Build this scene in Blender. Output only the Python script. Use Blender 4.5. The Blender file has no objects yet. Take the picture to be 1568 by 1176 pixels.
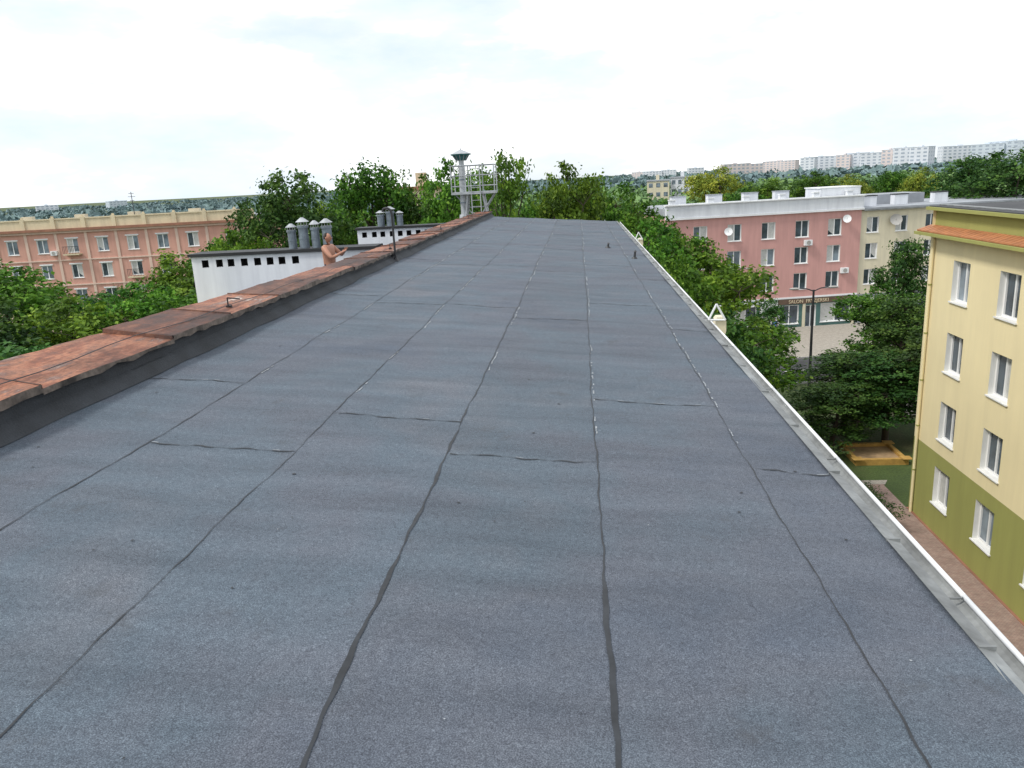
import bpy, math, random
import numpy as np
from mathutils import Vector, Matrix
random.seed(7); rng=np.random.default_rng(11)
S=bpy.context.scene
S.view_settings.view_transform='Standard'; S.view_settings.look='None'; S.view_settings.exposure=0

# ------------------------------------------------------------ materials
def newmat(name):
    m=bpy.data.materials.new(name); m.use_nodes=True
    nt=m.node_tree; b=nt.nodes['Principled BSDF']; return m,nt,b
def coords(nt):
    return nt.nodes.new('ShaderNodeTexCoord').outputs['Object']
def noise(nt,vec,scale,detail=3,rough=.55):
    n=nt.nodes.new('ShaderNodeTexNoise'); n.inputs['Scale'].default_value=scale
    n.inputs['Detail'].default_value=detail; n.inputs['Roughness'].default_value=rough
    nt.links.new(vec,n.inputs['Vector']); return n.outputs['Fac']
def ramp(nt,fac,stops):
    r=nt.nodes.new('ShaderNodeValToRGB'); e=r.color_ramp.elements
    while len(e)<len(stops): e.new(.5)
    for i,(p,c) in enumerate(stops):
        e[i].position=p; e[i].color=(*c,1) if len(c)==3 else c
    nt.links.new(fac,r.inputs['Fac']); return r.outputs['Color']
def mixc(nt,fac,a,b,mode='MIX'):
    n=nt.nodes.new('ShaderNodeMix'); n.data_type='RGBA'; n.blend_type=mode
    if isinstance(fac,float): n.inputs[0].default_value=fac
    else: nt.links.new(fac,n.inputs[0])
    for i,x in ((6,a),(7,b)):
        if isinstance(x,tuple): n.inputs[i].default_value=(*x,1)
        else: nt.links.new(x,n.inputs[i])
    return n.outputs[2]
def bump(nt,b,h,strength=.3,dist=.02):
    n=nt.nodes.new('ShaderNodeBump'); n.inputs['Strength'].default_value=strength; n.inputs['Distance'].default_value=dist
    nt.links.new(h,n.inputs['Height']); nt.links.new(n.outputs[0],b.inputs['Normal'])
def plain(name,c,rough=.8,var=.18,scale=1.5,metal=0.,fine=25.,bs=.15):
    m,nt,b=newmat(name); v=coords(nt)
    n1=noise(nt,v,scale,4,.6); n2=noise(nt,v,fine,2)
    lo=tuple(x*(1-var) for x in c); hi=tuple(min(1,x*(1+var)) for x in c)
    c1=ramp(nt,n1,[(.3,lo),(.7,hi)])
    c2=ramp(nt,n2,[(.3,(1-var*.5,)*3),(.7,(1,)*3)])
    nt.links.new(mixc(nt,1.,c1,c2,'MULTIPLY'),b.inputs['Base Color'])
    b.inputs['Roughness'].default_value=rough; b.inputs['Metallic'].default_value=metal
    if bs: bump(nt,b,n2,bs,.01)
    return m
def wallmat(name,c,streak=.12):
    m,nt,b=newmat(name); v=coords(nt)
    mp=nt.nodes.new('ShaderNodeMapping'); mp.inputs['Scale'].default_value=(1.6,1.6,.16); nt.links.new(v,mp.inputs[0])
    s=noise(nt,mp.outputs[0],1.2,4,.65); g=noise(nt,v,.35,3); f=noise(nt,v,40,2)
    a=ramp(nt,s,[(.35,(1-streak*1.5,1-streak*1.5,1-streak*1.4)),(.62,(1,1,1))])
    d=ramp(nt,g,[(.3,tuple(x*.93 for x in c)),(.7,c)])
    nt.links.new(mixc(nt,1.,d,a,'MULTIPLY'),b.inputs['Base Color']); b.inputs['Roughness'].default_value=.9
    bump(nt,b,f,.2,.01); return m

def membrane():
    m,nt,b=newmat('bitumen_membrane'); v=coords(nt)
    sep=nt.nodes.new('ShaderNodeSeparateXYZ'); nt.links.new(v,sep.inputs[0])
    a=nt.nodes.new('ShaderNodeMath'); a.operation='ADD'; a.inputs[1].default_value=.93+10; nt.links.new(sep.outputs[0],a.inputs[0])
    fl=nt.nodes.new('ShaderNodeMath'); fl.operation='FLOOR'; nt.links.new(a.outputs[0],fl.inputs[0])
    cb=nt.nodes.new('ShaderNodeCombineXYZ'); nt.links.new(fl.outputs[0],cb.inputs[0])
    wn=nt.nodes.new('ShaderNodeTexWhiteNoise'); wn.noise_dimensions='3D'; nt.links.new(cb.outputs[0],wn.inputs['Vector'])
    strip=ramp(nt,wn.outputs['Value'],[(0,(.92,.92,.92)),(1,(1.06,1.06,1.07))])
    big=noise(nt,v,.55,4,.6)
    base=ramp(nt,big,[(.28,(.066,.082,.110)),(.42,(.084,.095,.118)),(.55,(.077,.1,.126)),(.72,(.104,.112,.132))])
    mp=nt.nodes.new('ShaderNodeMapping'); mp.inputs['Scale'].default_value=(.45,3.0,1); nt.links.new(v,mp.inputs[0])
    cr=ramp(nt,noise(nt,mp.outputs[0],1.3,4,.6),[(.3,(.8,.81,.82)),(.5,(1,1,1)),(.68,(1.15,1.15,1.14))])
    gr=noise(nt,v,190,2,.7); gr2=noise(nt,v,38,3,.75)
    g=ramp(nt,gr,[(.32,(.45,.46,.49)),(.5,(.96,.96,.96)),(.67,(1.85,1.83,1.78))])
    g2=ramp(nt,gr2,[(.3,(.78,.78,.8)),(.7,(1.2,1.2,1.18))])
    c=mixc(nt,1.,base,strip,'MULTIPLY'); c=mixc(nt,1.,c,cr,'MULTIPLY'); c=mixc(nt,1.,c,g,'MULTIPLY'); c=mixc(nt,1.,c,g2,'MULTIPLY')
    st=noise(nt,v,2.3,5,.7); sf=ramp(nt,st,[(.6,(0,0,0)),(.74,(.5,.5,.5))])
    c=mixc(nt,sf,c,(.05,.05,.053))
    nt.links.new(c,b.inputs['Base Color']); b.inputs['Roughness'].default_value=.78
    b.inputs['Specular IOR Level'].default_value=.45
    bump(nt,b,gr,.4,.004); return m
def rust(name,gain,shift,pale):
    m,nt,b=newmat(name); v=coords(nt)
    mp=nt.nodes.new('ShaderNodeMapping'); mp.inputs['Scale'].default_value=(2.2,.5,2); mp.inputs['Location'].default_value=(shift,shift*2,0); nt.links.new(v,mp.inputs[0])
    n=noise(nt,mp.outputs[0],1.7,7,.75)
    st=[(.3,(.04,.026,.024)),(.41,(.13,.058,.04)),(.5,(.23,.085,.045)),(.57,(.36,.165,.095)),(.63,(.17,.085,.062)),(.69,(.32,.26,.23)),(.78,(.6,.56,.53))]
    st=[(p-pale,tuple(x*gain for x in c)) for p,c in st]
    c=ramp(nt,n,st)
    n2=noise(nt,v,22,4,.7); c2=ramp(nt,n2,[(.3,(.55,.55,.55)),(.7,(1.15,1.1,1.1))])
    n3=noise(nt,v,1.1,4,.6); c3=ramp(nt,n3,[(.38,(.55,.53,.53)),(.58,(1.12,1.06,1.0))])
    nt.links.new(mixc(nt,1.,mixc(nt,1.,c,c2,'MULTIPLY'),c3,'MULTIPLY'),b.inputs['Base Color']); b.inputs['Roughness'].default_value=.65; b.inputs['Metallic'].default_value=.05
    bump(nt,b,n2,.4,.01); return m
def leafmat(name,stops,trans=.3):
    m,nt,b=newmat(name)
    at=nt.nodes.new('ShaderNodeAttribute'); at.attribute_name='tone'
    oi=nt.nodes.new('ShaderNodeObjectInfo')
    c=ramp(nt,at.outputs['Fac'],stops)
    hs=nt.nodes.new('ShaderNodeHueSaturation')
    mr=nt.nodes.new('ShaderNodeMapRange'); mr.inputs[3].default_value=.475; mr.inputs[4].default_value=.515
    nt.links.new(oi.outputs['Random'],mr.inputs[0]); nt.links.new(mr.outputs[0],hs.inputs['Hue'])
    ml=nt.nodes.new('ShaderNodeMath'); ml.operation='MULTIPLY_ADD'; ml.inputs[1].default_value=.5; ml.inputs[2].default_value=.78
    fr=nt.nodes.new('ShaderNodeMath'); fr.operation='FRACT'; m7=nt.nodes.new('ShaderNodeMath'); m7.operation='MULTIPLY'; m7.inputs[1].default_value=7.31
    nt.links.new(oi.outputs['Random'],m7.inputs[0]); nt.links.new(m7.outputs[0],fr.inputs[0]); nt.links.new(fr.outputs[0],ml.inputs[0]); nt.links.new(ml.outputs[0],hs.inputs['Value'])
    nt.links.new(c,hs.inputs['Color'])
    nt.links.new(hs.outputs[0],b.inputs['Base Color']); b.inputs['Roughness'].default_value=.6; b.inputs['Specular IOR Level'].default_value=.2
    if trans>0:
        t=nt.nodes.new('ShaderNodeBsdfTranslucent'); nt.links.new(hs.outputs[0],t.inputs[0])
        mx=nt.nodes.new('ShaderNodeMixShader'); mx.inputs[0].default_value=trans
        nt.links.new(b.outputs[0],mx.inputs[1]); nt.links.new(t.outputs[0],mx.inputs[2])
        nt.links.new(mx.outputs[0],nt.nodes['Material Output'].inputs[0])
    return m
def glass(name,c=(.03,.04,.05)):
    m,nt,b=newmat(name); v=coords(nt)
    nt.links.new(ramp(nt,noise(nt,v,.9,2),[(.35,c),(.65,tuple(x*2.6 for x in c))]),b.inputs['Base Color'])
    b.inputs['Roughness'].default_value=.08; b.inputs['Specular IOR Level'].default_value=.7; return m
def grassmat():
    m,nt,b=newmat('grass_ground'); v=coords(nt)
    c=ramp(nt,noise(nt,v,.12,5,.65),[(.3,(.035,.06,.018)),(.5,(.06,.095,.022)),(.7,(.11,.1,.045))])
    f=ramp(nt,noise(nt,v,9,4,.7),[(.3,(.55,.6,.5)),(.7,(1.3,1.25,1.2))])
    nt.links.new(mixc(nt,1.,c,f,'MULTIPLY'),b.inputs['Base Color']); b.inputs['Roughness'].default_value=.95
    bump(nt,b,noise(nt,v,12,3),.6,.05); return m
def pavers(name,c1,c2,mortar,scale=4.):
    m,nt,b=newmat(name); v=coords(nt)
    br=nt.nodes.new('ShaderNodeTexBrick'); br.inputs['Scale'].default_value=scale
    br.inputs['Color1'].default_value=(*c1,1); br.inputs['Color2'].default_value=(*c2,1); br.inputs['Mortar'].default_value=(*mortar,1)
    br.inputs['Mortar Size'].default_value=.02
    nt.links.new(v,br.inputs[0])
    f=ramp(nt,noise(nt,v,3,4,.7),[(.3,(.75,.75,.75)),(.7,(1.1,1.1,1.1))])
    nt.links.new(mixc(nt,1.,br.outputs[0],f,'MULTIPLY'),b.inputs['Base Color']); b.inputs['Roughness'].default_value=.9; return m

M={}
M['mem']=membrane()
M['bit']=plain('bitumen_bead',(.024,.027,.032),.6,.4,8)
M['bitwall']=plain('bitumen_upstand',(.028,.032,.038),.75,.4,2.5,fine=60,bs=.5)
M['chip']=plain('pale_granule_chips',(.28,.3,.32),.9,.3,6)
M['rust']=rust('rusty_sheet',1.,0.,0.); M['rust2']=rust('dark_rusty_sheet',.62,3.,-.03); M['rust3']=rust('worn_pale_sheet',1.15,7.,.05)
M['rustedge']=plain('flaking_sheet_edge',(.15,.12,.1),.8,.8,5)
M['zinc']=plain('zinc_sheet',(.22,.23,.23),.6,.4,2.2,metal=.1)
M['gutter']=plain('grey_gutter_channel',(.24,.25,.25),.55,.4,2.5)
M['white']=plain('white_paint',(.76,.77,.78),.75,.08,.7)
M['whitecap']=wallmat('white_plaster',(.72,.74,.78),.1)
M['frame']=plain('window_frame_white',(.8,.8,.8),.4,.04)
M['reveal']=plain('window_reveal',(.74,.74,.72),.7,.05)
M['yellow']=wallmat('yellow_render',(.84,.72,.44),.04)
M['olive']=wallmat('olive_render',(.33,.33,.1),.06)
M['tile']=plain('copper_tile_ledge',(.42,.17,.07),.6,.25,3)
M['pink']=wallmat('pink_render',(.6,.33,.3),.08)
M['beige']=wallmat('beige_render',(.68,.62,.46),.08)
M['cream']=wallmat('cream_render',(.68,.58,.4),.1)
M['creamp']=wallmat('pale_pink_trim',(.7,.52,.43),.08)
M['salmon']=wallmat('salmon_render',(.62,.34,.27),.1)
M['terr']=plain('terracotta_cornice',(.3,.14,.09),.8,.2)
M['ghostroof']=plain('grey_roofing',(.32,.34,.37),.8,.2,.4)
M['dark']=plain('dark_metal',(.025,.026,.03),.5,.3)
M['black']=plain('black_tar',(.015,.016,.018),.6,.3)
M['hole']=plain('flue_interior',(.008,.008,.008),.9,.1)
M['galv']=plain('galvanised_steel',(.42,.44,.46),.4,.25,4,metal=.35)
M['galvd']=plain('weathered_steel_duct',(.2,.24,.28),.4,.35,4,metal=.4)
M['teal']=plain('teal_cowl',(.03,.13,.13),.45,.3,5)
M['glass']=glass('window_glass'); M['glass2']=glass('window_glass_pale',(.09,.11,.13))
M['curtain']=plain('net_curtain',(.5,.5,.48),.6,.15,6)
M['asphalt']=plain('asphalt',(.055,.056,.06),.9,.3,.5,fine=30)
M['pave']=pavers('light_paving',(.36,.33,.28),(.42,.38,.32),(.22,.2,.18),2.2)
M['path']=pavers('red_path_paving',(.3,.19,.16),(.36,.26,.22),(.16,.14,.12),4.5)
M['kerb']=plain('concrete_kerb',(.36,.35,.33),.9,.15)
M['line']=plain('road_paint',(.7,.7,.68),.7,.1)
M['grass']=grassmat()
M['bark']=plain('bark',(.065,.05,.038),.95,.35,6,bs=.5)
M['sand']=plain('sand',(.4,.27,.15),.95,.15,4)
M['wood']=plain('yellow_wood',(.5,.3,.08),.7,.2,3)
M['shopg']=plain('teal_shop_tiles',(.06,.14,.13),.5,.2)
M['shopb']=plain('brown_shop_front',(.12,.075,.05),.6,.2)
M['skin']=plain('skin',(.42,.2,.13),.55,.08,6,bs=0)
M['hair']=plain('hair',(.03,.02,.015),.7,.3,30)
M['shorts']=plain('navy_cloth',(.03,.04,.07),.9,.2,8)
M['bluec']=plain('blue_cloth',(.08,.2,.45),.9,.15,8)
M['redc']=plain('red_cloth',(.4,.04,.04),.9,.15,8)
M['shoe']=plain('shoe',(.03,.03,.03),.6,.2)
M['eye']=plain('eye_dark',(.02,.015,.01),.2,.1)
M['lip']=plain('lips',(.35,.12,.1),.5,.1)
LS=[(0,(.026,.07,.009)),(.4,(.065,.155,.016)),(.75,(.13,.26,.026)),(1,(.22,.36,.045))]
M['leaf']=leafmat('foliage_green',LS,.33)
M['leafd']=leafmat('foliage_dark',[(0,(.016,.048,.012)),(.5,(.042,.105,.02)),(1,(.1,.19,.032))],.25)
M['leafy']=leafmat('foliage_yellow',[(0,(.08,.13,.018)),(.5,(.21,.27,.035)),(1,(.4,.4,.06))],.3)
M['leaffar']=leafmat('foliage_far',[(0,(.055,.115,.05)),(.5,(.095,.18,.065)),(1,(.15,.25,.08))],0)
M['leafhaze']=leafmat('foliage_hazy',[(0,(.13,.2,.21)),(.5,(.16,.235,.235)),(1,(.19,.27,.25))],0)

# ------------------------------------------------------------ mesh helpers
class MB:
    def __init__(s): s.v=[];s.f=[];s.m=[];s.mats=[]
    def mi(s,k):
        if k not in s.mats: s.mats.append(k)
        return s.mats.index(k)
    def quad(s,pts,k):
        i=len(s.v); s.v+= [tuple(p) for p in pts]; s.f.append(tuple(range(i,i+len(pts)))); s.m.append(s.mi(k))
    def hexa(s,c,k):
        i=len(s.v); s.v+=[tuple(p) for p in c]
        for q in ((3,2,1,0),(4,5,6,7),(0,1,5,4),(1,2,6,5),(2,3,7,6),(3,0,4,7)):
            s.f.append(tuple(i+j for j in q)); s.m.append(s.mi(k))
    def box(s,x0,x1,y0,y1,z0,z1,k):
        s.hexa([(x0,y0,z0),(x1,y0,z0),(x1,y1,z0),(x0,y1,z0),(x0,y0,z1),(x1,y0,z1),(x1,y1,z1),(x0,y1,z1)],k)
    def fbox(s,F,u0,u1,d0,d1,z0,z1,k):
        P=lambda u,d,z:(F[0][0]+F[1][0]*u+F[2][0]*d,F[0][1]+F[1][1]*u+F[2][1]*d,z)
        s.hexa([P(u0,d1,z0),P(u1,d1,z0),P(u1,d0,z0),P(u0,d0,z0),P(u0,d1,z1),P(u1,d1,z1),P(u1,d0,z1),P(u0,d0,z1)],k)
    def cyl(s,p0,p1,r0,r1,k,n=12,caps=True):
        p0=Vector(p0);p1=Vector(p1);d=(p1-p0).normalized()
        a=d.orthogonal().normalized(); b=d.cross(a); i=len(s.v)
        for p,r in((p0,r0),(p1,r1)):
            for j in range(n):
                t=2*math.pi*j/n; s.v.append(tuple(p+a*math.cos(t)*r+b*math.sin(t)*r))
        for j in range(n):
            s.f.append((i+j,i+(j+1)%n,i+n+(j+1)%n,i+n+j)); s.m.append(s.mi(k))
        if caps:
            s.f.append(tuple(i+j for j in range(n))[::-1]); s.m.append(s.mi(k))
            s.f.append(tuple(i+n+j for j in range(n))); s.m.append(s.mi(k))
    def tube(s,pts,r,k,n=8):
        for a,b in zip(pts[:-1],pts[1:]): s.cyl(a,b,r,r,k,n)
    def ell(s,c,r,k,nu=14,nv=9,fn=None):
        i=len(s.v)
        for a in range(nv+1):
            ph=math.pi*a/nv
            for j in range(nu):
                t=2*math.pi*j/nu
                p=[math.sin(ph)*math.cos(t),math.sin(ph)*math.sin(t),math.cos(ph)]
                if fn: p=fn(p)
                s.v.append((c[0]+p[0]*r[0],c[1]+p[1]*r[1],c[2]+p[2]*r[2]))
        for a in range(nv):
            for j in range(nu):
                s.f.append((i+a*nu+j,i+(a+1)*nu+j,i+(a+1)*nu+(j+1)%nu,i+a*nu+(j+1)%nu)); s.m.append(s.mi(k))
    def obj(s,name,parent=None,smooth=False):
        me=bpy.data.meshes.new(name); me.from_pydata(s.v,[],s.f)
        for k in s.mats: me.materials.append(M[k])
        me.polygons.foreach_set('material_index',s.m)
        if smooth: me.polygons.foreach_set('use_smooth',[True]*len(s.f))
        me.update(); o=bpy.data.objects.new(name,me); S.collection.objects.link(o)
        if parent: setpar(o,parent)
        return o
def setpar(o,p):
    o.parent=p; o.matrix_parent_inverse=Matrix.Translation(-p.location)
def empty(name,loc):
    e=bpy.data.objects.new(name,None); e.location=loc; e.empty_display_size=.3; S.collection.objects.link(e); return e
def FP(F,u,d,z): return (F[0][0]+F[1][0]*u+F[2][0]*d,F[0][1]+F[1][1]*u+F[2][1]*d,z)

def facade(wb,nb,F,W,z0,z1,wins,bands,depth=.16,sill=True,rv='reveal',bars=2):
    us=sorted(set([0,W]+[w[0] for w in wins]+[w[1] for w in wins]))
    zs=sorted(set([z0,z1]+[w[2] for w in wins]+[w[3] for w in wins]+[b[0] for b in bands if z0<b[0]<z1]))
    for a,b in zip(us[:-1],us[1:]):
        for c,d in zip(zs[:-1],zs[1:]):
            mu,mz=(a+b)/2,(c+d)/2
            if any(w[0]<mu<w[1] and w[2]<mz<w[3] for w in wins): continue
            k=next((q[1] for q in bands if mz<q[0]),bands[-1][1])
            wb.quad([FP(F,a,0,c),FP(F,b,0,c),FP(F,b,0,d),FP(F,a,0,d)],k)
    for (a,b,c,d) in wins:
        D=-depth
        wb.quad([FP(F,a,0,c),FP(F,a,D,c),FP(F,a,D,d),FP(F,a,0,d)],rv)
        wb.quad([FP(F,b,D,c),FP(F,b,0,c),FP(F,b,0,d),FP(F,b,D,d)],rv)
        wb.quad([FP(F,a,0,d),FP(F,b,0,d),FP(F,b,D,d),FP(F,a,D,d)],rv)
        wb.quad([FP(F,a,0,c),FP(F,b,0,c),FP(F,b,D,c),FP(F,a,D,c)],rv)
        t=.07; g=D-.03
        nb.fbox(F,a,a+t,D-.05,D+.03,c,d,'frame'); nb.fbox(F,b-t,b,D-.05,D+.03,c,d,'frame')
        nb.fbox(F,a+t,b-t,D-.05,D+.03,c,c+t,'frame'); nb.fbox(F,a+t,b-t,D-.05,D+.03,d-t,d,'frame')
        for i in range(1,bars):
            m=a+(b-a)*i/bars; nb.fbox(F,m-.045,m+.045,D-.045,D+.025,c+t,d-t,'frame')
        gk=random.choice(['glass','glass','glass2'])
        nb.quad([FP(F,a+t,g,c+t),FP(F,b-t,g,c+t),FP(F,b-t,g,d-t),FP(F,a+t,g,d-t)],gk)
        if random.random()<.45:
            mm=a+t if random.random()<.5 else (a+b)/2+.04
            nb.quad([FP(F,mm,g+.006,c+t+(.5 if random.random()<.5 else 0)),FP(F,mm+(b-a)/2-t-.04,g+.006,c+t+.0),FP(F,mm+(b-a)/2-t-.04,g+.006,d-t),FP(F,mm,g+.006,d-t)],'curtain')
        if sill: nb.fbox(F,a-.06,b+.06,-.02,.07,c-.05,c-.003,'frame')

# ------------------------------------------------------------ terrain
def sm(a,b,x):
    t=min(1,max(0,(x-a)/(b-a))); return t*t*(3-2*t)
def gz(x,y):
    z=-15-1.8*sm(44,55,y); d=math.hypot(x,y)
    if d>700: z+= sm(900,4000,d)*(3+13*sm(-5,30,math.degrees(math.atan2(x,y))))*(0.8+.3*math.sin(x*.0021+1)+.2*math.sin(y*.0013))
    return z
xs=list(np.concatenate([np.linspace(-7000,-400,34)[:-1],np.linspace(-400,400,81),np.linspace(400,7000,34)[1:]]))
ys=list(np.concatenate([np.linspace(-2000,-100,10)[:-1],np.linspace(-100,200,121),np.linspace(200,9000,60)[1:]]))
g=MB(); nx=len(xs)
g.v=[(x,y,gz(x,y)) for y in ys for x in xs]
g.f=[(j*nx+i,j*nx+i+1,(j+1)*nx+i+1,(j+1)*nx+i) for j in range(len(ys)-1) for i in range(nx-1)]
g.mi('grass'); g.m=[0]*len(g.f); g.obj('ground',smooth=True)

# ------------------------------------------------------------ own building roof
XL,XR,Y0,Y1=-3.9,1.60,-6.,35.
def und(x,y):
    return .006*math.sin(x*3.1+y*1.3)+.005*math.sin(y*2.7+x*.9)+.004*math.sin(x*7.3-y*3.9)
def rz(x,y): 
    z=-1.85-.085*x+und(x,y)
    return z
own=empty('flat_roof_apartment_building',(-1,14,-15))
r=MB(); gx=np.linspace(XL,XR+.02,56); gy=np.arange(Y0,Y1+.001,.1); n=len(gx)
r.v=[(float(x),float(y),rz(x,y)) for y in gy for x in gx]
r.f=[(j*n+i,j*n+i+1,(j+1)*n+i+1,(j+1)*n+i) for j in range(len(gy)-1) for i in range(n-1)]
r.mi('mem'); r.m=[0]*len(r.f); r.obj('roof_membrane',own,True)

seams=[-2.96,-1.95,-.93,.075,1.105]
def wob(seed):
    rr=random.Random(seed); ph=[rr.uniform(0,6.28) for _ in range(5)]
    return lambda t:(.008*math.sin(t*.5+ph[0])+.005*math.sin(t*1.7+ph[1])+.004*math.sin(t*5.3+ph[2])+.003*math.sin(t*13+ph[3])+.0022*math.sin(t*31+ph[4]))
sb=MB(); cb=MB()
lift=.004
for si,X in enumerate(seams):
    w=wob(si+5); ww=wob(si+50); rr=random.Random(si)
    wide={-.93:.009,.075:.004}.get(X,.0036)
    y=Y0
    while y<Y1:
        y2=y+.05
        def wd(t):
            base=wide*(.85+26*ww(t*1.7)+.35*math.sin(t*9.7+si))
            if X==.075: base+=(.008*(1-sm(3.1,3.6,t)))
            if X==-.93: base*=1-.5*sm(5.5,7,t)
            return max(.0015,base)+.00006*max(0,t-5)
        a,b=X+w(y),X+w(y2); wa,wb_=wd(y),wd(y2)
        sb.quad([(a-wa,y,rz(a-wa,y)+lift),(a+wa,y,rz(a+wa,y)+lift),(b+wb_,y2,rz(b+wb_,y2)+lift),(b-wb_,y2,rz(b-wb_,y2)+lift)],'bit')
        y=y2
    y=5.5
    while y<Y1:
        L=rr.uniform(.15,1.1)
        if rr.random()<.75:
            yy=y; off=rr.uniform(-.005,.02)
            while yy<y+L:
                a=X+w(yy)+.006+off; q=rr.uniform(.003,.012)+.0008*yy
                if rr.random()<.7: cb.quad([(a,yy,rz(a,yy)+.005),(a+q,yy+.01,rz(a+q,yy)+.005),(a+q*.8,yy+.06,rz(a+q,yy+.06)+.005),(a+.002,yy+.055,rz(a,yy+.055)+.005)],'chip')
                yy+=.06
        y+=L+rr.uniform(.05,.5)
laps={(-3.9,-2.96):[6.35,11.5],(-2.96,-1.95):[4.8,10.9],(-1.95,-.93):[5.6,11.0],(-.93,.075):[4.9,10.2],(.075,1.105):[6.45,11.7],(1.105,1.6):[4.95,9.9]}
for i,((a,b),yl) in enumerate(laps.items()):
    rr=random.Random(i+90); y=yl[0]; first=True
    while y<Y1-1:
        w=wob(i*7+int(y)); x=a+.01
        while x<b-.01:
            x2=min(x+.05,b-.005); q=.005+.0035*math.sin(x*23+y)+.0006*max(0,y-5)
            ya,yb=y+w(x*3)*2.,y+w(x2*3)*2.
            sb.quad([(x,ya-q,rz(x,ya)+.0055),(x2,yb-q,rz(x2,yb)+.0055),(x2,yb+q,rz(x2,yb)+.0055),(x,ya+q,rz(x,ya)+.0055)],'bit')
            if rr.random()<.1: cb.quad([(x,ya+.012,rz(x,ya)+.006),(x2,yb+.012,rz(x2,yb)+.006),(x2,yb+.022,rz(x2,yb)+.006),(x,ya+.018,rz(x,ya)+.006)],'chip')
            x=x2
        y= yl[1] if first else y+rr.uniform(4.9,5.4)
        first=False
rr=random.Random(4)
for i in range(110):
    x=rr.uniform(-3.6,1.5); y=rr.uniform(1.8,16); q=rr.uniform(.004,.014); k='bit' if rr.random()<.8 else 'chip'
    if k=='chip': q*=.5
    sb.quad([(x+q*math.cos(t)*rr.uniform(.5,1.2),y+q*math.sin(t)*rr.uniform(.5,1.2),rz(x,y)+.006) for t in [j*1.047 for j in range(6)]],k)
sb.obj('lap_seams',own); cb.obj('seam_granule_chips',own)

# upstand + cap
p=MB()
y=Y0
while y<Y1+.4:
    y2=y+.25; e=.012*math.sin(y*2.2)+.006*math.sin(y*7); e2=.012*math.sin(y2*2.2)+.006*math.sin(y2*7)
    prof=lambda yy,e:[(XL+.10+e,yy,rz(XL+.1,yy)+.006),(XL+.02,yy,rz(XL,yy)+.07+e),(XL-.01+e*.6,yy,-1.42),(XL-.02,yy,-1.32)]
    A,B=prof(y,e),prof(y2,e2)
    for i in (0,1,2): p.quad([A[i],B[i],B[i+1],A[i+1]],'bitwall')
    y=y2
p.box(-4.5,-3.925,Y0,Y1+.4,-3.2,-1.34,'bitwall')
p.obj('parapet_wall',own,True)
c=MB(); y=Y0; rr=random.Random(3)
while y<Y1+.3:
    L=rr.uniform(1.1,1.9); y2=min(y+L,Y1+.5); e=rr.uniform(-.009,.009); o=rr.uniform(-.012,.012)
    N=8; tl=rr.uniform(-.012,.012); kk=rr.choice(['rust','rust','rust2','rust3'])
    for i in range(N):
        ya=y+(y2-y)*i/N; yb=y+(y2-y)*(i+1)/N
        f=lambda t:.004*math.sin(t*5.1+e*300)+.003*math.sin(t*13)
        xi,xm,xo=XL+.035+o,-4.2,-4.54
        def row(t):
            s_=sm(3,14,t); zi=-1.262-.045*s_; zo=-1.125-.185*s_; q=tl*(t-y)
            rag=.012*math.sin(t*17+e*99)+.008*math.sin(t*41)
            return [(xi+f(t)*.5,t,zi-.05+e+rag),(xi+f(t)*.5,t,zi+e+f(t)+q),(xm,t,(zi+zo)/2+.004+e+f(t+2)+q),(xo,t,zo+e+f(t+4)+q),(xo,t,zo-.07+e)]
        A,B=row(ya),row(yb)
        c.quad([A[0],B[0],B[1],A[1]],'rustedge')
        for j in (1,2,3): c.quad([A[j],B[j],B[j+1],A[j+1]],kk)
    s_=sm(3,14,y2); zi=-1.262-.045*s_+e; zo=-1.125-.185*s_+e
    c.hexa([(xi,y2-.04,zi-.02),(xi,y2,zi-.02),(xo,y2,zo-.02),(xo,y2-.04,zo-.02),(xi,y2-.03,zi+.018),(xi,y2-.012,zi+.018),(xo,y2-.012,zo+.018),(xo,y2-.03,zo+.018)],'rust2')
    y=y2
c.obj('parapet_cap',own)
cc=MB(); pts=[]
def ztop(t): s_=sm(3,14,t); return (-1.262-.045*s_)*.7+(-1.125-.185*s_)*.3
for i in range(90):
    t=-5+i*.45; pts.append((XL-.16+.02*math.sin(t*1.7),t,ztop(t)+.03+.012*math.sin(t*3.1)))
cc.tube(pts,.004,'dark',5)
for t in (1.2,8.6,16.6,23,29):
    cc.box(XL-.19,XL-.13,t,t+.04,ztop(t)-.02,ztop(t)+.03,'dark'); cc.cyl((XL-.16,t,ztop(t)),(XL-.16,t,ztop(t)+.12),.009,.009,'dark',6)
    cc.cyl((XL-.16,t,ztop(t)+.12),(XL-.02,t+.02,ztop(t)+.1),.009,.009,'dark',6)
cc.obj('lightning_conductor',own)

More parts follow.
